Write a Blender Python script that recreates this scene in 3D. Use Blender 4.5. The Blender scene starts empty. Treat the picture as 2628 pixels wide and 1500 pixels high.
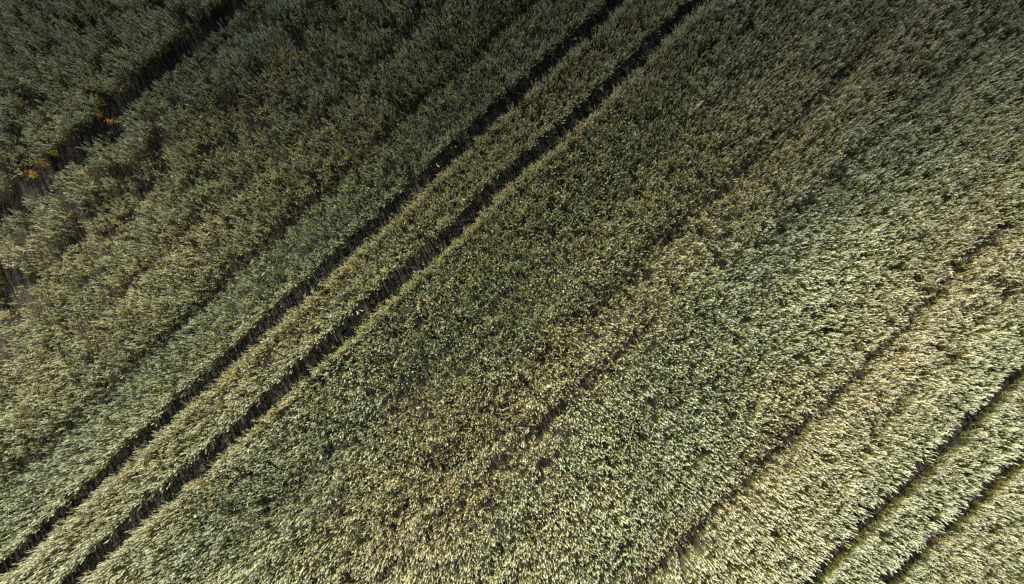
import bpy, bmesh, math, random
import numpy as np
from mathutils import Vector, Matrix

# ------------------------------------------------------------------ camera, sky, sun, exposure
R = math.radians
scene = bpy.context.scene
scene.render.engine = 'CYCLES'
rng = np.random.default_rng(7)
random.seed(7)

cam_d = bpy.data.cameras.new('camera')
cam = bpy.data.objects.new('camera', cam_d)
scene.collection.objects.link(cam)
cam_d.sensor_width = 36.0
cam_d.lens = 18.0 / math.tan(R(36.0))
cam_d.clip_start = 0.1
cam_d.clip_end = 6000.0
CAM_H = 21.2
cam.location = (0, 0, CAM_H)
cam.rotation_euler = (R(4.1), 0, 0)
scene.camera = cam

SUN_EL = 41.0
SUN_AZ = 115.0                       # direction towards the sun, counter-clockwise from +X
sdir = Vector((math.cos(R(SUN_EL)) * math.cos(R(SUN_AZ)), math.cos(R(SUN_EL)) * math.sin(R(SUN_AZ)), math.sin(R(SUN_EL))))
w = bpy.data.worlds.new('World')
scene.world = w
w.use_nodes = True
nt = w.node_tree
sky = nt.nodes.new('ShaderNodeTexSky')
sky.sky_type = 'NISHITA'
sky.sun_disc = False
sky.air_density = 0.35
sky.dust_density = 0.1
sky.sun_elevation = R(SUN_EL)
sky.sun_rotation = R(90.0 - SUN_AZ)
nt.links.new(sky.outputs[0], nt.nodes['Background'].inputs[0])
nt.nodes['Background'].inputs[1].default_value = 0.05

sun_d = bpy.data.lights.new('sun', 'SUN')
sun_d.energy = 5.0
sun_d.angle = R(0.53)
sun_d.color = (1.0, 0.95, 0.85)
sun = bpy.data.objects.new('sun', sun_d)
scene.collection.objects.link(sun)
sun.rotation_euler = sdir.to_track_quat('Z', 'Y').to_euler()
sun.location = sdir * 60

vs = scene.view_settings
vs.view_transform = 'Standard'
vs.look = 'None'
vs.gamma = 1.0
vs.use_curve_mapping = False
vs.exposure = 1.6
cy = scene.cycles
cy.max_bounces = 3
cy.diffuse_bounces = 1
cy.glossy_bounces = 1
cy.transmission_bounces = 2
cy.transparent_max_bounces = 4
cy.use_denoising = False
scene.render.filter_size = 0.8

# ------------------------------------------------------------------ helpers
C = scene.collection
ANG = R(43.2)                         # direction in which the field was drilled
EX, EY = math.cos(ANG), math.sin(ANG)
def to_xy(s, d):                      # s along the drill rows, d across them
    return s * EX + d * EY, s * EY - d * EX
def to_sd(x, y):
    return x * EX + y * EY, x * EY - y * EX

def vnoise(x, y, seed=0):
    """smooth value noise in 0..1"""
    x = np.asarray(x, float); y = np.asarray(y, float)
    xi = np.floor(x).astype(np.int64); yi = np.floor(y).astype(np.int64)
    fx = x - xi; fy = y - yi
    fx = fx * fx * (3 - 2 * fx); fy = fy * fy * (3 - 2 * fy)
    def h(a, b):
        n = (a * 374761393 + b * 668265263 + seed * 974634777) & 0xffffffff
        n = ((n ^ (n >> 13)) * 1274126177) & 0xffffffff
        return ((n ^ (n >> 16)) & 0xffff) / 65535.0
    a = h(xi, yi); b = h(xi + 1, yi); c = h(xi, yi + 1); d = h(xi + 1, yi + 1)
    return (a * (1 - fx) + b * fx) * (1 - fy) + (c * (1 - fx) + d * fx) * fy
def fbm(x, y, seed=0, octv=3):
    t = 0; amp = 0.5; tot = 0
    for k in range(octv):
        t = t + amp * vnoise(x * 2 ** k, y * 2 ** k, seed + 17 * k); tot += amp; amp *= 0.5
    return t / tot

def tag(o, label=None, cat=None, group=None, kind=None):
    if label: o['label'] = label
    if cat: o['category'] = cat
    if group: o['group'] = group
    if kind: o['kind'] = kind
    return o
def mesh_obj(name, verts, faces, mat, parent=None, smooth=False):
    me = bpy.data.meshes.new(name)
    me.from_pydata(verts, [], faces)
    me.materials.append(mat)
    if smooth:
        me.shade_smooth()
    o = bpy.data.objects.new(name, me)
    C.objects.link(o)
    o.parent = parent
    return o

# ------------------------------------------------------------------ materials
def new_mat(name):
    m = bpy.data.materials.new(name)
    m.use_nodes = True
    n = m.node_tree
    n.nodes.clear()
    return m, n
def plant_mat(name, green, straw, rough, transl, spec=0.4, jit=0.35):
    """colour runs from green to straw with each plant's own ripeness"""
    m, n = new_mat(name)
    out = n.nodes.new('ShaderNodeOutputMaterial')
    at = n.nodes.new('ShaderNodeAttribute'); at.attribute_type = 'INSTANCER'; at.attribute_name = 'ripe'
    br = n.nodes.new('ShaderNodeAttribute'); br.attribute_type = 'INSTANCER'; br.attribute_name = 'tone'
    ramp = n.nodes.new('ShaderNodeValToRGB')
    mid = [0.5 * (a + b) for a, b in zip(green, straw)]
    ramp.color_ramp.elements[0].color = (*green, 1)
    ramp.color_ramp.elements[1].color = (*straw, 1)
    e = ramp.color_ramp.elements.new(0.5); e.color = (mid[0] * 1.0, mid[1] * 1.03, mid[2] * 0.92, 1)
    geo = n.nodes.new('ShaderNodeNewGeometry')
    # each ear or leaf of a plant differs a little
    add = n.nodes.new('ShaderNodeMath'); add.operation = 'MULTIPLY_ADD'
    add.inputs[1].default_value = jit; add.inputs[2].default_value = -jit / 2
    n.links.new(geo.outputs['Random Per Island'], add.inputs[0])
    sm = n.nodes.new('ShaderNodeMath'); sm.operation = 'ADD'; sm.use_clamp = True
    n.links.new(add.outputs[0], sm.inputs[0]); n.links.new(at.outputs['Fac'], sm.inputs[1])
    n.links.new(sm.outputs[0], ramp.inputs[0])
    mul = n.nodes.new('ShaderNodeVectorMath'); mul.operation = 'SCALE'
    n.links.new(ramp.outputs[0], mul.inputs[0]); n.links.new(br.outputs['Fac'], mul.inputs['Scale'])
    bs = n.nodes.new('ShaderNodeBsdfPrincipled')
    bs.inputs['Roughness'].default_value = rough
    bs.inputs['Specular IOR Level'].default_value = spec
    n.links.new(mul.outputs[0], bs.inputs['Base Color'])
    if transl > 0:
        tr = n.nodes.new('ShaderNodeBsdfTranslucent')
        n.links.new(mul.outputs[0], tr.inputs[0])
        mx = n.nodes.new('ShaderNodeMixShader'); mx.inputs[0].default_value = transl
        n.links.new(bs.outputs[0], mx.inputs[1]); n.links.new(tr.outputs[0], mx.inputs[2])
        n.links.new(mx.outputs[0], out.inputs[0])
    else:
        n.links.new(bs.outputs[0], out.inputs[0])
    return m
M_EAR = plant_mat('wheat_ear', (0.50, 0.54, 0.38), (0.70, 0.65, 0.47), 0.40, 0.0, 0.6, 0.30)
M_STEM = plant_mat('wheat_stem', (0.07, 0.11, 0.03), (0.28, 0.20, 0.06), 0.45, 0.0, 0.4, 0.30)
M_LEAF = plant_mat('wheat_leaf', (0.032, 0.085, 0.018), (0.36, 0.24, 0.05), 0.5, 0.12, 0.4, 0.75)

def soil_mat(name, c0, c1, scale, bump):
    m, n = new_mat(name)
    out = n.nodes.new('ShaderNodeOutputMaterial')
    bs = n.nodes.new('ShaderNodeBsdfPrincipled'); bs.inputs['Roughness'].default_value = 0.95
    bs.inputs['Specular IOR Level'].default_value = 0.15
    tc = n.nodes.new('ShaderNodeNewGeometry')
    no = n.nodes.new('ShaderNodeTexNoise'); no.inputs['Scale'].default_value = scale; no.inputs['Detail'].default_value = 8
    n.links.new(tc.outputs['Position'], no.inputs['Vector'])
    mr = n.nodes.new('ShaderNodeMapRange'); mr.inputs[1].default_value = 0.3; mr.inputs[2].default_value = 0.7
    n.links.new(no.outputs[0], mr.inputs[0])
    oi = n.nodes.new('ShaderNodeObjectInfo')
    av = n.nodes.new('ShaderNodeMath'); av.operation = 'MULTIPLY_ADD'; av.inputs[1].default_value = 0.4; 
    n.links.new(oi.outputs['Random'], av.inputs[0])
    sc = n.nodes.new('ShaderNodeMath'); sc.operation = 'MULTIPLY'; sc.inputs[1].default_value = 0.6
    n.links.new(mr.outputs[0], sc.inputs[0]); n.links.new(sc.outputs[0], av.inputs[2])
    mix = n.nodes.new('ShaderNodeMix'); mix.data_type = 'RGBA'
    mix.inputs[6].default_value = (*c0, 1); mix.inputs[7].default_value = (*c1, 1)
    n.links.new(av.outputs[0], mix.inputs[0]); n.links.new(mix.outputs[2], bs.inputs['Base Color'])
    n2 = n.nodes.new('ShaderNodeTexNoise'); n2.inputs['Scale'].default_value = scale * 9; n2.inputs['Detail'].default_value = 6
    n.links.new(tc.outputs['Position'], n2.inputs['Vector'])
    vo = n.nodes.new('ShaderNodeTexVoronoi'); vo.feature = 'DISTANCE_TO_EDGE'; vo.inputs['Scale'].default_value = 14
    n.links.new(tc.outputs['Position'], vo.inputs['Vector'])
    cr = n.nodes.new('ShaderNodeMapRange'); cr.inputs[1].default_value = 0.0; cr.inputs[2].default_value = 0.06
    n.links.new(vo.outputs[0], cr.inputs[0])
    ad = n.nodes.new('ShaderNodeMath'); ad.operation = 'ADD'
    n.links.new(n2.outputs[0], ad.inputs[0]); n.links.new(cr.outputs[0], ad.inputs[1])
    bp = n.nodes.new('ShaderNodeBump'); bp.inputs['Strength'].default_value = bump; bp.inputs['Distance'].default_value = 0.012
    n.links.new(ad.outputs[0], bp.inputs['Height']); n.links.new(bp.outputs[0], bs.inputs['Normal'])
    n.links.new(bs.outputs[0], out.inputs[0])
    return m
M_SOIL = soil_mat('field_soil', (0.022, 0.019, 0.014), (0.045, 0.039, 0.029), 3.0, 0.5)
M_PLATE = soil_mat('dry_crust', (0.028, 0.028, 0.021), (0.062, 0.061, 0.047), 4.0, 0.6)
def plain_mat(name, c0, c1, rough=0.7, transl=0.0):
    m, n = new_mat(name)
    out = n.nodes.new('ShaderNodeOutputMaterial')
    bs = n.nodes.new('ShaderNodeBsdfPrincipled'); bs.inputs['Roughness'].default_value = rough
    geo = n.nodes.new('ShaderNodeNewGeometry')
    mix = n.nodes.new('ShaderNodeMix'); mix.data_type = 'RGBA'
    mix.inputs[6].default_value = (*c0, 1); mix.inputs[7].default_value = (*c1, 1)
    n.links.new(geo.outputs['Random Per Island'], mix.inputs[0])
    n.links.new(mix.outputs[2], bs.inputs['Base Color'])
    n.links.new(bs.outputs[0], out.inputs[0])
    return m
M_WEED = plain_mat('weed_flower', (0.42, 0.22, 0.03), (0.58, 0.35, 0.06))
M_WEEDSTEM = plain_mat('weed_stem', (0.25, 0.2, 0.05), (0.4, 0.28, 0.07))
M_STRAW = plain_mat('dry_straw', (0.42, 0.38, 0.22), (0.55, 0.48, 0.28))

# ------------------------------------------------------------------ ground
GZ = -0.05
ground = mesh_obj('ground', [(-3000, -3000, GZ), (3000, -3000, GZ), (3000, 3000, GZ), (-3000, 3000, GZ)], [(0, 1, 2, 3)], M_SOIL)
tag(ground, 'bare brown soil under the wheat field', kind='structure')

# lanes without wheat: (d centre, half width at canopy height, wobble)
LANES = {'left': (-13.27, 0.33), 'c1': (-5.31, 0.23), 'c2': (-3.63, 0.245), 'r1': (10.75, 0.225), 'r2': (12.37, 0.21)}
def lane_centre(key, s):
    d0 = LANES[key][0]
    amp = {'left': 0.10, 'c1': 0.05, 'c2': 0.06, 'r1': 0.06, 'r2': 0.05}[key]
    base = d0 + amp * 2 * (fbm(s / 2.2, np.zeros_like(s) + d0 * 3.1, 5, 2) - 0.5)
    if key == 'r2':
        base = base + 0.018 * (s - 4.5)
    if key == 'c1':
        base = base - 0.006 * (s - 0)
    return base

# ------------------------------------------------------------------ cracked wheel tracks: crust plates
def clip_poly(poly, p, q):
    """keep the part of poly nearer to p than to q"""
    mx, my = (p[0] + q[0]) / 2, (p[1] + q[1]) / 2
    nx, ny = q[0] - p[0], q[1] - p[1]
    res = []
    for i in range(len(poly)):
        a, b = poly[i], poly[(i + 1) % len(poly)]
        da = (a[0] - mx) * nx + (a[1] - my) * ny
        db = (b[0] - mx) * nx + (b[1] - my) * ny
        if da <= 0: res.append(a)
        if (da < 0 < db) or (db < 0 < da):
            t = da / (da - db)
            res.append((a[0] + t * (b[0] - a[0]), a[1] + t * (b[1] - a[1])))
    return res
def inset(poly, k):
    """shift every edge of a convex polygon inwards by k"""
    n = len(poly)
    area = sum(poly[i][0] * poly[(i + 1) % n][1] - poly[(i + 1) % n][0] * poly[i][1] for i in range(n)) / 2
    if area < 0: poly = poly[::-1]
    res = poly
    for i in range(n):
        a, b = poly[i], poly[(i + 1) % n]
        ex, ey = b[0] - a[0], b[1] - a[1]
        L = math.hypot(ex, ey)
        if L < 1e-5: continue
        nx, ny = -ey / L, ex / L
        out = []
        for j in range(len(res)):
            p, q = res[j], res[(j + 1) % len(res)]
            dp = (p[0] - a[0]) * nx + (p[1] - a[1]) * ny - k
            dq = (q[0] - a[0]) * nx + (q[1] - a[1]) * ny - k
            if dp >= 0: out.append(p)
            if (dp > 0 > dq) or (dq > 0 > dp):
                t = dp / (dp - dq)
                out.append((p[0] + t * (q[0] - p[0]), p[1] + t * (q[1] - p[1])))
        res = out
        if len(res) < 3: return None
    return res
def rough_poly(poly, amp, rnd):
    """break the straight edges so that the plates look torn"""
    out = []
    n = len(poly)
    for i in range(n):
        a, b = poly[i], poly[(i + 1) % n]
        L = math.hypot(b[0] - a[0], b[1] - a[1])
        out.append(a)
        if L > 0.09:
            for t in (0.36, 0.68):
                u = t + rnd.uniform(-.1, .1)
                j = rnd.uniform(-amp, amp)
                out.append((a[0] + u * (b[0] - a[0]) - (b[1] - a[1]) / L * j, a[1] + u * (b[1] - a[1]) + (b[0] - a[0]) / L * j))
    return out
BURROW = to_sd(-5.04, 0.30)
def track(name, key, s0, s1, label, seed):
    rnd = random.Random(seed)
    ss = np.linspace(s0, s1, 80)
    dc = lane_centre(key, ss)
    vv = []; ff = []
    for s, d in zip(ss, dc):
        for k in (-0.42, 0.42):
            x, y = to_xy(s, d + k); vv.append((x, y, GZ + 0.006))
    for i in range(len(ss) - 1):
        ff.append((2 * i, 2 * i + 2, 2 * i + 3, 2 * i + 1)[::-1])
    base = mesh_obj(name, vv, ff, M_SOIL)
    tag(base, label, kind='structure')
    pts = []
    step = 0.265
    n = int((s1 - s0) / step)
    for i in range(-1, n + 1):
        for j in range(-2, 3):
            pts.append((s0 + (i + 0.5 + (0.5 if j % 2 else 0) + rnd.uniform(-.36, .36)) * step, j * 0.21 + rnd.uniform(-.07, .07)))
    for p in pts:
        if abs(p[1]) > 0.34 or not (s0 < p[0] < s1): continue
        if key == 'c2' and abs(p[0] - BURROW[0]) < 0.42: continue
        poly = [(p[0] - .5, p[1] - .5), (p[0] + .5, p[1] - .5), (p[0] + .5, p[1] + .5), (p[0] - .5, p[1] + .5)]
        for q in pts:
            if q is not p and abs(q[0] - p[0]) < 0.8:
                poly = clip_poly(poly, p, q)
        poly = inset(poly, rnd.choice((0.004, 0.007, 0.010, 0.014)))
        if not poly or len(poly) < 3: continue
        poly = [poly[i] for i in range(len(poly)) if math.hypot(poly[i][0] - poly[i - 1][0], poly[i][1] - poly[i - 1][1]) > 0.012]
        if len(poly) < 3: continue
        poly = rough_poly(poly, 0.012, rnd)
        m = len(poly)
        cx = sum(q[0] for q in poly) / m; cy_ = sum(q[1] for q in poly) / m
        dcen = float(lane_centre(key, np.array([cx]))[0])
        top = -0.008 + rnd.uniform(-.012, .010)
        tx, ty = rnd.uniform(-.05, .05), rnd.uniform(-.05, .05)
        ox, oy = to_xy(cx, dcen + cy_)
        verts = []
        for ring, (shr, zz) in enumerate(((1.0, GZ - 0.005 - top), (1.0, -0.012), (0.90, 0.0), (0.45, -0.006))):
            for q in poly:
                ds, dd = (q[0] - cx) * shr, (q[1] - cy_) * shr
                x = ds * EX + dd * EY; y = ds * EY - dd * EX
                z = zz + (0 if ring == 0 else tx * ds + ty * dd + rnd.uniform(-.002, .002))
                verts.append((x, y, z))
        faces = []
        for r_ in range(3):
            for i in range(m):
                k2 = (i + 1) % m
                faces.append((r_ * m + i, (r_ + 1) * m + i, (r_ + 1) * m + k2, r_ * m + k2))
        faces.append(tuple(3 * m + i for i in range(m))[::-1])
        o = mesh_obj('soil_plate', verts, faces, M_PLATE, base)
        o.location = (ox, oy, top)
    return base
track('wheel_track', 'c1', -16.5, 12.5, 'upper of the two cracked bare soil wheel tracks through the middle', 1)
track('wheel_track', 'c2', -15.5, 13.5, 'lower of the two cracked bare soil wheel tracks, with a burrow hole', 2)
for key, s0, s1, lab in (('left', -12, 4, 'dark narrow soil furrow with orange weeds beside the top left wheat'),
                         ('r1', -1, 13, 'inner of the two narrow dark furrows at the bottom right'),
                         ('r2', 1, 12, 'outermost narrow dark furrow at the bottom right corner')):
    ss = np.linspace(s0, s1, 60); dc = lane_centre(key, ss)
    vv = []; ff = []
    for i, (s, d) in enumerate(zip(ss, dc)):
        for k in (-0.3, -0.15, 0.0, 0.15, 0.3):
            x, y = to_xy(s, d + k)
            vv.append((x, y, GZ + 0.006 + 0.03 * (abs(k) / 0.3) ** 2 + 0.02 * (random.random() - 0.2)))
    for i in range(len(ss) - 1):
        for k in range(4):
            a = i * 5 + k
            ff.append((a, a + 1, a + 6, a + 5))
    tag(mesh_obj('furrow', vv, ff, M_SOIL), lab, kind='structure')

# burrow: a loose mound of crumbled soil with a hole
def burrow():
    vv = []; ff = []; n = 28
    prof = [(0.0, -0.03), (0.045, -0.03), (0.062, 0.0), (0.078, 0.042), (0.12, 0.05), (0.20, 0.035), (0.30, 0.012), (0.42, -0.04)]
    for r_, z in prof[1:]:
        for i in range(n):
            a = 2 * math.pi * i / n
            rr = r_ * (1 + 0.18 * (vnoise(np.array(math.cos(a) * 2 + 5), np.array(math.sin(a) * 2 + r_ * 9), 3) - 0.5) * 2)
            # longer along the track than across it
            s, d = rr * math.cos(a) * 1.15, rr * math.sin(a) * 0.8
            x = s * EX + d * EY; y = s * EY - d * EX
            vv.append((x, y, z + random.uniform(-.006, .006)))
    k = len(prof) - 1
    for r_ in range(k - 1):
        for i in range(n):
            j = (i + 1) % n
            ff.append((r_ * n + i, (r_ + 1) * n + i, (r_ + 1) * n + j, r_ * n + j))
    ff.append(tuple(range(n)))
    o = mesh_obj('burrow_mound', vv, ff, M_PLATE)
    o.location = (-5.04, 0.30, 0.0)
    tag(o, 'crumbled soil mound with a dark burrow hole in the wheel track', 'burrow')
burrow()

# ------------------------------------------------------------------ wheat plant meshes
def tube(V, F, MI, pts, rad, sides, mi):
    b = len(V)
    n = len(pts)
    for i, (p, r_) in enumerate(zip(pts, rad)):
        t = (pts[min(i + 1, n - 1)] - pts[max(i - 1, 0)]).normalized()
        u = t.orthogonal().normalized(); v = t.cross(u)
        for k in range(sides):
            a = 2 * math.pi * k / sides
            V.append(tuple(p + (u * math.cos(a) + v * math.sin(a)) * r_))
    for i in range(n - 1):
        for k in range(sides):
            k2 = (k + 1) % sides
            F.append((b + i * sides + k, b + i * sides + k2, b + (i + 1) * sides + k2, b + (i + 1) * sides + k)); MI.append(mi)
def ear(V, F, MI, base, direc, length, width, rnd):
    """an ear of wheat: two rows of stepped spikelets, flattened, slightly bent"""
    b = len(V)
    t = direc.normalized()
    u = t.orthogonal().normalized()
    u = (Matrix.Rotation(rnd.uniform(0, 6.28), 3, t) @ u).normalized()
    bend = u.cross(t) * rnd.uniform(-.012, .012) + u * rnd.uniform(-.02, .02)
    rings = [(0, .35), (.10, .85), (.22, .70), (.34, 1.0), (.46, .78), (.58, 1.0), (.70, .72), (.82, .80), (.93, .45), (1.0, .12)]
    for q, wd in rings:
        c = base + t * (length * q) + bend * (q * q)
        v = t.cross(u)
        for (cu, cv) in ((1, 0), (0, .62), (-1, 0), (0, -.62)):
            V.append(tuple(c + (u * cu + v * cv) * (wd * width / 2)))
    for i in range(len(rings) - 1):
        for k in range(4):
            k2 = (k + 1) % 4
            F.append((b + i * 4 + k, b + i * 4 + k2, b + (i + 1) * 4 + k2, b + (i + 1) * 4 + k)); MI.append(0)
def leaf(V, F, MI, base, az, length, width, rise, droop, rnd):
    b = len(V)
    out = Vector((math.cos(az), math.sin(az), 0)); side = Vector((-math.sin(az), math.cos(az), 0))
    tw = rnd.uniform(-.6, .6)
    n = 5
    p = base.copy(); ang = rise
    for i in range(n + 1):
        q = i / n
        wd = width * (0.6 + 0.8 * q if q < 0.35 else 1.0 - 0.9 * ((q - .35) / .65) ** 1.5) * 0.5
        sd = (side * math.cos(tw * q * 2) + Vector((0, 0, 1)) * math.sin(tw * q * 2))
        V.append(tuple(p - sd * wd)); V.append(tuple(p + sd * wd))
        p = p + (out * math.cos(ang) + Vector((0, 0, 1)) * math.sin(ang)) * (length / n)
        ang -= droop / n * (1 + q)
    for i in range(n):
        F.append((b + 2 * i, b + 2 * i + 1, b + 2 * i + 3, b + 2 * i + 2)); MI.append(2)
def wheat_mesh(seed, tillers, spread, leafy, hgt=0.74, ear_w=0.0175, root=0.03):
    rnd = random.Random(seed)
    V, F, MI = [], [], []
    for k in range(tillers):
        a0 = rnd.uniform(0, 6.28)
        r0 = root * math.sqrt(rnd.random())
        h = hgt * rnd.uniform(.88, 1.06)
        foot = Vector((math.cos(a0) * r0, math.sin(a0) * r0, 0))
        lean = spread * 1.1 * math.sqrt(rnd.random()); la = rnd.uniform(0, 6.28)
        topd = Vector((math.cos(la) * lean, math.sin(la) * lean, 0))
        pts = []
        for q in (0, .35, .7, 1.0):
            pts.append(foot + topd * (q ** 1.6) + Vector((0, 0, h * q)))
        tube(V, F, MI, pts[:3] + [pts[2].lerp(pts[3], .5)], (.0030, .0028, .0025, .0025), 3, 1)
        tube(V, F, MI, [pts[2].lerp(pts[3], .5), pts[3]], (.0040, .0045), 3, 0)
        dr = (pts[3] - pts[2]).normalized() + Vector((rnd.gauss(0, .08), rnd.gauss(0, .08), 0))
        ear(V, F, MI, pts[3], dr, rnd.uniform(.095, .130), ear_w * rnd.uniform(.85, 1.15), rnd)
        nl = leafy if isinstance(leafy, int) else (1 if rnd.random() < leafy else 0)
        for j in range(nl):
            q = rnd.uniform(.55, .9) if j == 0 else rnd.uniform(.35, .65)
            pb = foot + topd * (q ** 1.6) + Vector((0, 0, h * q))
            leaf(V, F, MI, pb, rnd.uniform(0, 6.28), rnd.uniform(.12, .22), rnd.uniform(.010, .015), rnd.uniform(.5, 1.25), rnd.uniform(.9, 2.6), rnd)
    me = bpy.data.meshes.new('wheat_plant')
    me.from_pydata(V, [], F)
    for m in (M_EAR, M_STEM, M_LEAF): me.materials.append(m)
    me.polygons.foreach_set('material_index', MI)
    me.update()
    return me
src = bpy.data.collections.new('wheat_plant_shapes')      # never linked to the scene: only the shapes the crop is sown with
wheat_meshes = []
def shapes(n, seed, *args, **kw):
    a = len(wheat_meshes)
    for i in range(n):
        wheat_meshes.append(wheat_mesh(seed + i, *args, **kw))
    return (a, len(wheat_meshes))
V_PLANT = shapes(12, 100, 3, 0.07, .8)
V_LEAFY = shapes(5, 200, 3, 0.09, 2, 0.80)                  # greener, with longer blades
V_STAND = shapes(18, 300, 12, 0.07, .8, root=0.115)         # a group of plants of a closed stand
V_LUSH = shapes(8, 400, 12, 0.10, 2, 0.80, root=0.115)
for i, me in enumerate(wheat_meshes):
    o = bpy.data.objects.new('wheat_shape_%02d' % i, me)
    src.objects.link(o)

# ------------------------------------------------------------------ sowing
X0, X1, Y0, Y1 = -19.0, 19.0, -10.0, 14.0
CELL = 0.098
smax = 25.0
ns = int(2 * smax / CELL)
ii, jj = np.meshgrid(np.arange(ns), np.arange(ns))
cid = ((ii // 2) * 4096 + jj // 2).ravel()                 # 2 x 2 cells make one stand cell
gs, gd = (ii - ns / 2) * CELL, (jj - ns / 2) * CELL
gs = gs.ravel() + rng.uniform(-.5, .5, gs.size) * CELL
gd = gd.ravel() + rng.uniform(-.45, .45, gd.size) * CELL
# plants at the edge of a lane have more room and stand denser
es, ed = [], []
for key, (d0, hw) in LANES.items():
    n_ = 1500 if key in ('c1', 'c2') else 700
    for sd_ in (-1, 1):
        s_ = rng.uniform(-19, 19, n_); es.append(s_); ed.append(lane_centre(key, s_) + sd_ * (hw + 0.09 + rng.uniform(0.0, .14, n_)))
es = np.concatenate(es); ed = np.concatenate(ed)
cid = np.concatenate([cid, -1 - np.arange(es.size)])
gs = np.concatenate([gs, es]); gd = np.concatenate([gd, ed])
gx = gs * EX + gd * EY; gy = gs * EY - gd * EX
k = (gx > X0) & (gx < X1) & (gy > Y0) & (gy < Y1)
gs, gd, gx, gy, cid = gs[k], gd[k], gx[k], gy[k], cid[k]

# distance to the edge of the nearest lane (positive inside the crop) and the way out
edge = np.full(gs.size, 9.0); outd = np.zeros(gs.size)
for key, (d0, hw) in LANES.items():
    c = lane_centre(key, gs)
    q = gd - c
    hwn = hw + (0.10 if key != 'r1' and key != 'r2' else 0.07) + (0.035 if key in ('c1', 'c2') else 0.06) * (fbm(gs / 0.5, gd * 0 + d0 + np.sign(q) * 3, 11, 2) - 0.5) * 2
    if key == 'left':
        hwn = hwn + 0.09 * (fbm(gs / 1.1, gd * 0 + np.sign(q), 31, 2) - 0.4)
    e = np.abs(q) - hwn
    kk = e < edge
    edge = np.where(kk, e, edge); outd = np.where(kk, -np.sign(q), outd)

# ripeness: broad bands along the drill rows, patches, noise, and a painted sunlit rim
def blob(s0, d0, ls, ld):
    return np.exp(-0.5 * (((gs - s0) / ls) ** 2 + ((gd - d0) / ld) ** 2))
ripe = 0.42 + 0.26 * (fbm(gs / 9.0, gd / 0.75, 41, 3) - 0.5) * 2 + 0.12 * (fbm(gs / 0.5, gd / 0.5, 43, 2) - 0.5) * 2
for s0, d0, ls, ld, a in (
        (-2, -6.3, 9, .65, -.33), (-10, -6.6, 4, .8, -.12), (-9, -9.3, 3.5, 1.4, .12), (-7, -11.6, 2.5, 1.0, .16), (-1, -11.8, 3, .9, .08),
        (6, -4.45, 5, .6, .30), (-8, -4.45, 4, .6, .08), (-3, -15.5, 6, 1.7, -.14),
        (0, -.6, 2.2, 1.2, .15), (-5, 1.5, 2.6, .9, .30), (-7, 2.6, 2, .8, .22), (-5, -1.8, 3.2, .8, -.18), (2.2, -.9, 3, .6, -.14),
        (6, 3.6, 3.2, .8, -.36), (3, 4.8, 2.4, .8, -.28), (9.5, 3.3, 2.4, .5, -.16), (12, 4.6, 1.6, .6, -.20), (2, 2.4, 2.5, .5, .24), (-1.8, 4.9, 2.2, 1.1, .04),
        (10, 7.8, 3.0, 1.4, .22), (4, 8.6, 3.2, 1.0, .22), (14, 2.2, 3, 1.1, .22), (11, 1.2, 4, .8, .12),
        (6, 11.5, 5, .5, -.14), (5.5, 13.6, 4, 1.1, -.02), (9, -1.6, 3.5, 1.0, .10), (5, -9.5, 3, 1.2, -.04)):
    ripe += 0.6 * a * blob(s0, d0, ls * 1.5, ld * .85)
ripe += 0.22 * np.exp(-(edge / 0.12) ** 2) * ((gd > -5.3) & (gd < -4.4) | (gd > -3.6) & (gd < -2))  # sunlit rim below each cracked track, painted as a paler straw tone
ripe = np.clip(ripe + rng.normal(0, .10, ripe.size), 0.0, 1.0)

# canopy height: gentle swells along the rows, sunken joins between drill passes
hgt = 1.0 + 0.16 * (fbm(gs / 9.0, gd / 0.6, 51, 2) - 0.5) * 2 + 0.08 * (fbm(gs / 0.9, gd / 0.45, 53, 2) - 0.5) * 2
def dip(d0, wd, deep, sa, sb, seed):
    c = d0 + 0.12 * (fbm(gs / 1.6, gs * 0 + seed, seed, 2) - 0.5) * 2
    on = np.clip((gs - sa) / 1.0, 0, 1) * np.clip((sb - gs) / 1.0, 0, 1)
    return deep * on * np.exp(-((gd - c) / wd) ** 2) * (0.6 + 0.8 * vnoise(gs / 0.8, gs * 0 + seed, seed + 1))
sink = dip(7.52, .17, .36, -3, 14, 61) + dip(0.95, .19, .26, 1.5, 15, 62) + dip(2.3, .16, .24, -9, 4, 63) + dip(-7.05, .20, .30, -14, 12, 64) \
     + dip(-11.3, .25, .2, -11, -4, 65) + dip(8.9, .13, .2, 5, 14, 66) + dip(-8.9, .2, .2, -13, 10, 67) + dip(4.9, .13, .17, -6, 5, 68) + dip(-1.2, .16, .15, -9, 12, 69) + dip(3.0, .14, .2, 7, 18, 70)
hgt -= sink
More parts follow.
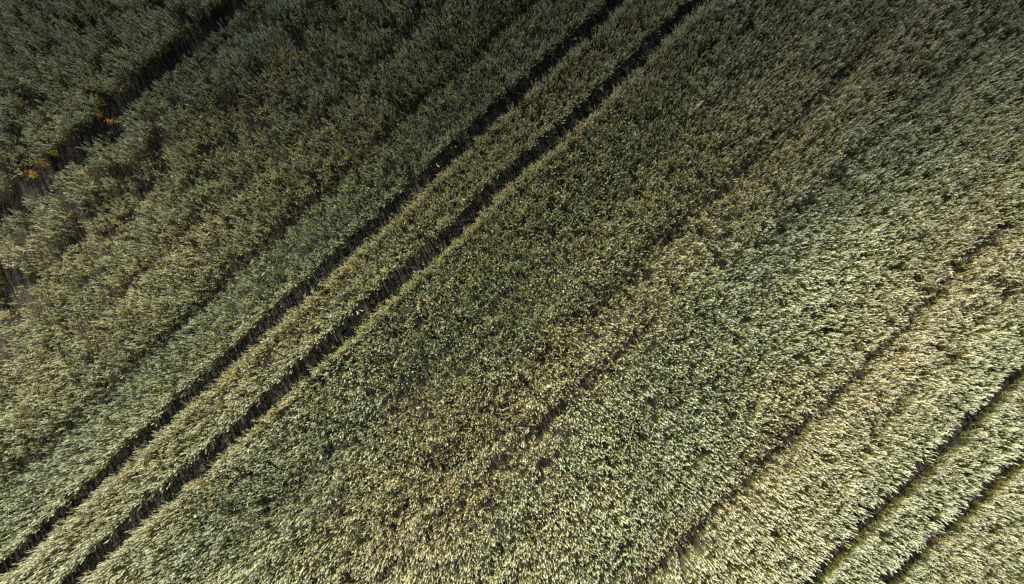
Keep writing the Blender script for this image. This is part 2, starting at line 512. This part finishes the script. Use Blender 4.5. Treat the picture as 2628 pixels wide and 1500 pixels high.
# thin places and holes in the stand
prob = np.clip(1.0 - 1.5 * sink, 0.35, 1)
clump = fbm(gs / 0.30, gd / 0.22, 71, 2)
prob *= np.where(clump > 0.735, 0.12, 1.0)
leftish = np.clip((-gd - 8.8) / 2.0, 0, 1)
clump2 = fbm(gs / 0.5, gd / 0.4, 73, 2)
prob *= 1 - leftish * np.where(clump2 > 0.63, 0.9, 0.0)
for (s0, d0, ls, ld) in ((-2.7, 2.2, .26, .21), (-.87, 2.34, .42, .15), (-1.2, 2.44, .2, .12), (-.55, 2.26, .2, .15), (-4.1, 1.0, .10, .08), (1.5, 5.5, .1, .08),
                        (-9.6, -11.4, .55, .3), (-7.3, -11.1, .45, .2), (-5.7, -10.5, .35, .18), (-8.4, -12.1, .3, .2), (-8.0, -9.9, .35, .14), (-6.9, -12.7, .3, .16), (-3.2, .35, .1, .07), (-5.2, 2.9, .12, .07)):
    r2 = ((gs - s0) / ls) ** 2 + ((gd - d0) / ld) ** 2
    prob *= np.where(r2 < 1, 0.0, 1.0)
keep = (edge > 0) & (rng.random(gs.size) < prob)
# where the stand is closed, four neighbouring plants are sown as one group
_, cinv = np.unique(cid, return_inverse=True)
whole = np.ones(cinv.max() + 1, bool)
np.logical_and.at(whole, cinv, (edge > 0.34) & keep & (sink < 0.05))
np.logical_and.at(whole, cinv, True)
cnt = np.bincount(cinv)
whole &= cnt == 4
first = np.zeros(gs.size, bool); first[np.unique(cid, return_index=True)[1]] = True
closed = whole[cinv]
for arr in (gs, gd, gx, gy, ripe):
    mean = np.bincount(cinv, arr) / cnt
    arr[closed] = mean[cinv][closed]
keep = np.where(closed, first, keep)
near = np.clip(1 - edge / 0.22, 0, 1)

# lean of each plant: sway of the whole stand, its own, and out over the open lanes
lx = 0.10 * (fbm(gx / 2.3, gy / 2.3, 81, 2) - 0.5) * 2 + rng.normal(0, .055, gs.size)
ly = 0.10 * (fbm(gx / 2.3, gy / 2.3, 82, 2) - 0.5) * 2 + rng.normal(0, .055, gs.size)
push = outd * near * (0.04 + 0.16 * rng.random(gs.size) ** 2)
lx += push * EY; ly += -push * EX
stray = (rng.random(gs.size) < 0.03) & ~closed
lx += stray * rng.normal(0, .25, gs.size); ly += stray * rng.normal(0, .25, gs.size)

def plant_rot(lx, ly, yaw):
    """rotation vector of lean (lx, ly) after a turn by yaw, as XYZ Euler angles"""
    th = np.hypot(lx, ly); ax = np.where(th > 1e-6, -ly / np.maximum(th, 1e-6), 1); ay = np.where(th > 1e-6, lx / np.maximum(th, 1e-6), 0)
    c, s = np.cos(th), np.sin(th); v = 1 - c
    Rl = np.empty((th.size, 3, 3))
    Rl[:, 0, 0] = c + ax * ax * v; Rl[:, 0, 1] = ax * ay * v; Rl[:, 0, 2] = ay * s
    Rl[:, 1, 0] = ax * ay * v; Rl[:, 1, 1] = c + ay * ay * v; Rl[:, 1, 2] = -ax * s
    Rl[:, 2, 0] = -ay * s; Rl[:, 2, 1] = ax * s; Rl[:, 2, 2] = c
    cz, sz = np.cos(yaw), np.sin(yaw)
    Rz = np.zeros((th.size, 3, 3)); Rz[:, 0, 0] = cz; Rz[:, 0, 1] = -sz; Rz[:, 1, 0] = sz; Rz[:, 1, 1] = cz; Rz[:, 2, 2] = 1
    M = Rl @ Rz
    ey = np.arcsin(np.clip(-M[:, 2, 0], -1, 1)); exx = np.arctan2(M[:, 2, 1], M[:, 2, 2]); ez = np.arctan2(M[:, 1, 0], M[:, 0, 0])
    return np.stack([exx, ey, ez], 1)
yaw = rng.uniform(0, 2 * math.pi, gs.size)
rot = plant_rot(lx, ly, yaw)
leafy = (gd < -13.0) & (rng.random(gs.size) < 0.55) | (rng.random(gs.size) < 0.06 * (1 - ripe))
pick = lambda v: rng.integers(v[0], v[1], gs.size)
var = np.where(closed, np.where(leafy, pick(V_LUSH), pick(V_STAND)), np.where(leafy, pick(V_LEAFY), pick(V_PLANT)))
sc = hgt * rng.normal(1.0, .05, gs.size)
sc = np.clip(sc, .55, 1.3)
tone = np.clip(rng.normal(1.0, .10, gs.size), .7, 1.3)

def sow_tree():
    g = bpy.data.node_groups.new('sow_wheat', 'GeometryNodeTree')
    g.interface.new_socket('Geometry', in_out='INPUT', socket_type='NodeSocketGeometry')
    g.interface.new_socket('Geometry', in_out='OUTPUT', socket_type='NodeSocketGeometry')
    N = g.nodes.new
    gi = N('NodeGroupInput'); go = N('NodeGroupOutput')
    ci = N('GeometryNodeCollectionInfo'); ci.inputs['Collection'].default_value = src
    ci.inputs['Separate Children'].default_value = True; ci.inputs['Reset Children'].default_value = True
    ip = N('GeometryNodeInstanceOnPoints'); ip.inputs['Pick Instance'].default_value = True
    def attr(nm, ty):
        a = N('GeometryNodeInputNamedAttribute'); a.data_type = ty; a.inputs[0].default_value = nm
        return a.outputs[0]
    er = N('FunctionNodeEulerToRotation')
    L = g.links.new
    L(gi.outputs[0], ip.inputs['Points']); L(ci.outputs[0], ip.inputs['Instance'])
    L(attr('variant', 'INT'), ip.inputs['Instance Index'])
    L(attr('turn', 'FLOAT_VECTOR'), er.inputs[0]); L(er.outputs[0], ip.inputs['Rotation'])
    L(attr('size', 'FLOAT'), ip.inputs['Scale'])
    L(ip.outputs[0], go.inputs[0])
    return g
TREE = sow_tree()
def sow(label, sel):
    idx = np.nonzero(sel & keep)[0]
    me = bpy.data.meshes.new('wheat_crop')
    me.vertices.add(len(idx))
    co = np.stack([gx[idx], gy[idx], np.full(len(idx), GZ)], 1).astype(np.float32)
    me.vertices.foreach_set('co', co.ravel())
    def put(nm, ty, arr, field):
        a = me.attributes.new(nm, ty, 'POINT'); a.data.foreach_set(field, np.ascontiguousarray(arr).ravel())
    put('variant', 'INT', var[idx].astype(np.int32), 'value')
    put('turn', 'FLOAT_VECTOR', rot[idx].astype(np.float32), 'vector')
    put('size', 'FLOAT', sc[idx].astype(np.float32), 'value')
    put('ripe', 'FLOAT', ripe[idx].astype(np.float32), 'value')
    put('tone', 'FLOAT', tone[idx].astype(np.float32), 'value')
    me.update()
    o = bpy.data.objects.new('wheat_crop', me)
    C.objects.link(o)
    md = o.modifiers.new('sow', 'NODES'); md.node_group = TREE
    tag(o, label, 'wheat crop', 'strips of standing wheat', 'stuff')
    print('sown', len(idx), label)
cl = {kk: lane_centre(kk, gs) for kk in LANES}
sow('tall leafy green wheat filling the top left corner beyond the dark furrow', gd < cl['left'])
sow('wide strip of wheat between the weedy dark furrow and the cracked tracks', (gd >= cl['left']) & (gd < cl['c1']))
sow('narrow straw coloured wheat strip between the two cracked soil tracks', (gd >= cl['c1']) & (gd < cl['c2']))
sow('widest expanse of ripening wheat below the cracked tracks, with two dark holes', (gd >= cl['c2']) & (gd < cl['r1']))
sow('narrow greenish wheat strip between the two bottom right furrows', (gd >= cl['r1']) & (gd < cl['r2']))
sow('wheat filling the bottom right corner outside the last furrow', gd >= cl['r2'])

# ------------------------------------------------------------------ single plants at the edges of the lanes
def lone_plants(key, side, s0, s1, n, label, group, seed, lean=(.1, .3), rp=(.45, .95)):
    r = random.Random(seed)
    for i in range(n):
        s = s0 + (s1 - s0) * (i + r.uniform(.1, .9)) / n
        c = float(lane_centre(key, np.array([s]))[0])
        d = c + side * (LANES[key][1] + r.uniform(.06, .12))
        x, y = to_xy(s, d)
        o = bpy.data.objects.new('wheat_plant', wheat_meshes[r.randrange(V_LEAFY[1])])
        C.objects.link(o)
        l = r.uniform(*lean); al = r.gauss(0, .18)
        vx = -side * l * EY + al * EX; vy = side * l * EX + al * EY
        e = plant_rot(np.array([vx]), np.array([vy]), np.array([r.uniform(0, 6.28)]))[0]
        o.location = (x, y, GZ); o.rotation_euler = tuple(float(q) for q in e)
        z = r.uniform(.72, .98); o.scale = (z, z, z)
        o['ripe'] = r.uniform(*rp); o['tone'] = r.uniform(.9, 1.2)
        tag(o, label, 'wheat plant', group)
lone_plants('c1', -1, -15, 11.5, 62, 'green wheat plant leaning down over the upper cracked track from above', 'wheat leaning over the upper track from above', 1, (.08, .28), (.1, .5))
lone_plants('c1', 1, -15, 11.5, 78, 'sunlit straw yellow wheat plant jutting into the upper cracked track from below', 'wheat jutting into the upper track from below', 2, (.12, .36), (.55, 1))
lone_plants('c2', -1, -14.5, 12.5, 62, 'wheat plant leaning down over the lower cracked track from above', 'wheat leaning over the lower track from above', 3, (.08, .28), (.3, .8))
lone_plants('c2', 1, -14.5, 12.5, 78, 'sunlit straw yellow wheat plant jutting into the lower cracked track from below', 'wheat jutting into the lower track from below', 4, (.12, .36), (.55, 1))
lone_plants('left', -1, -9, 2, 20, 'green wheat plant hanging over the weedy dark furrow at top left', 'wheat hanging over the weedy furrow', 5, (.15, .4), (0, .3))

# ------------------------------------------------------------------ orange weeds in the left furrow
def weed(x, y, h, nbr, spread, label, seed, lean=(0, 0)):
    r = random.Random(seed)
    root = bpy.data.objects.new('weed_plant', None)
    C.objects.link(root); root.location = (x, y, GZ)
    tag(root, label, 'weed', 'orange weeds in the dark furrow')
    V, F, MI = [], [], []
    FV, FF, FM = [], [], []
    for k_ in range(nbr):
        a = r.uniform(0, 6.28); l = spread * math.sqrt(r.random())
        tip = Vector((math.cos(a) * l + lean[0], math.sin(a) * l * .7 + lean[1], h * r.uniform(.8, 1.08)))
        pts = [Vector((0, 0, 0)), Vector((tip.x * .25, tip.y * .25, tip.z * .4)), Vector((tip.x * .6, tip.y * .6, tip.z * .75)), tip]
        tube(V, F, MI, pts, (.004, .0035, .003, .002), 3, 0)
        for j in range(r.randint(14, 22)):
            q = r.uniform(.55, 1.05)
            c = pts[1].lerp(tip, (q - .4) / .6) + Vector((r.gauss(0, .022), r.gauss(0, .022), r.gauss(0, .012)))
            aa = r.uniform(0, 6.28); L = r.uniform(.018, .045); wd = r.uniform(.005, .009)
            t = Vector((math.cos(aa), math.sin(aa), r.uniform(-.3, .6))).normalized() * L
            s = t.cross(Vector((0, 0, 1))).normalized() * wd
            b = len(FV)
            FV += [tuple(c), tuple(c + t * .5 + s), tuple(c + t), tuple(c + t * .5 - s), tuple(c + t * .5 + Vector((0, 0, wd)))]
            FF += [(b, b + 1, b + 4), (b + 1, b + 2, b + 4), (b + 2, b + 3, b + 4), (b + 3, b, b + 4)]
    mesh_obj('stem', V, F, M_WEEDSTEM, root)
    mesh_obj('flower_cluster', FV, FF, M_WEED, root)
for args in ((-14.36, 5.02, .62, 12, .16, 'lowest and widest orange weed in the dark furrow, near the left border', 1),
             (-14.0, 5.33, .64, 12, .15, 'dense orange weed in the dark furrow, middle of the cluster of three', 2),
             (-13.72, 5.64, .70, 9, .11, 'small orange weed topping the cluster of three in the dark furrow', 3),
             (-12.42, 6.86, .66, 7, .12, 'sparse orange weed standing alone higher up the dark furrow', 4),
             (-12.1, 6.66, .6, 5, .09, 'thin orange weed wisp right beside the sparse weed in the furrow', 5)):
    weed(*args)

# ------------------------------------------------------------------ fallen stalks across the tracks
def fallen(key, s, d, az, L, label, seed):
    r = random.Random(seed)
    V, F, MI = [], [], []
    t = Vector((math.cos(az), math.sin(az), 0)); sd = Vector((-t.y, t.x, 0))
    bow = r.uniform(-.12, .12)
    pts = [t * (L * (q - .5)) + sd * (bow * L * (1 - (2 * q - 1) ** 2)) + Vector((0, 0, .012 + .05 * q * q)) for q in (0, .25, .5, .75, 1)]
    tube(V, F, MI, pts, (.0045, .0045, .004, .0035, .003), 5, 0)
    c = float(lane_centre(key, np.array([s]))[0])
    x, y = to_xy(s, c + d)
    o = mesh_obj('fallen_stalk', V, F, M_STRAW)
    o.location = (x, y, 0.015)
    tag(o, label, 'stalk', 'fallen stalks on the wheel tracks')
r = random.Random(5)
for i in range(9):
    fallen('c1', -13 + i * 2.7 + r.uniform(-.8, .8), r.uniform(-.1, .1), r.uniform(0, 3.1), r.uniform(.35, .6), 'thin dry stalk lying on the cracked soil of the upper track', 20 + i)
for i in range(11):
    fallen('c2', -12 + i * 2.2 + r.uniform(-.8, .8), r.uniform(-.1, .1), r.uniform(0, 3.1), r.uniform(.35, .7), 'thin dry stalk lying on the cracked soil of the lower track', 40 + i)

# ------------------------------------------------------------------ unseen vapour sheet, added so its soft edge shades the far side
def shade_volume():
    A = 150.0                                             # height of the added sheet above the field
    ox, oy = sdir.x / sdir.z * A, sdir.y / sdir.z * A
    nx, ny = 48, 40
    V = []; F = []
    xs = np.linspace(-170, 170, nx); ys = np.linspace(0, 1, ny)
    top = []
    for j, q in enumerate(ys):
        for i, x in enumerate(xs):
            y = 1.0 + 150.0 * q ** 2.2                   # finer towards the near edge
            end = max(0.0, 1 - (abs(x) / 170.0) ** 4)
            u = y - 1.0
            prof = 3.0 * (1 - math.exp(-(u / 9.0) ** 1.6)) * min(1.0, (146.0 - u) / 30.0 if u < 146 else 0.0)
            bump = 0.85 + 0.35 * float(fbm(np.array(x / 26.0), np.array(y / 22.0), 91, 3))
            t = max(0.01, prof * end * bump)
            V.append((x + ox, y + oy, A + t))
    for j, q in enumerate(ys):
        for i, x in enumerate(xs):
            y = 1.0 + 150.0 * q ** 2.2
            V.append((x + ox, y + oy, A))
    B = nx * ny
    for j in range(ny - 1):
        for i in range(nx - 1):
            a = j * nx + i
            F.append((a, a + 1, a + nx + 1, a + nx)); F.append((B + a, B + a + nx, B + a + nx + 1, B + a + 1))
    for i in range(nx - 1):
        F.append((i, B + i, B + i + 1, i + 1)); a = (ny - 1) * nx + i
        F.append((a, a + 1, B + a + 1, B + a))
    for j in range(ny - 1):
        a = j * nx; F.append((a, a + nx, B + a + nx, B + a)); a += nx - 1
        F.append((a, B + a, B + a + nx, a + nx))
    m, n = new_mat('shade_vapour')
    out = n.nodes.new('ShaderNodeOutputMaterial')
    pv = n.nodes.new('ShaderNodeVolumePrincipled')
    pv.inputs['Color'].default_value = (0.9, 0.9, 0.9, 1)
    pv.inputs['Density'].default_value = 0.44
    n.links.new(pv.outputs[0], out.inputs['Volume'])
    o = mesh_obj('shade_volume', V, F, m)
    tag(o, 'added unseen vapour sheet shading the far side of the field', kind='stuff')
shade_volume()
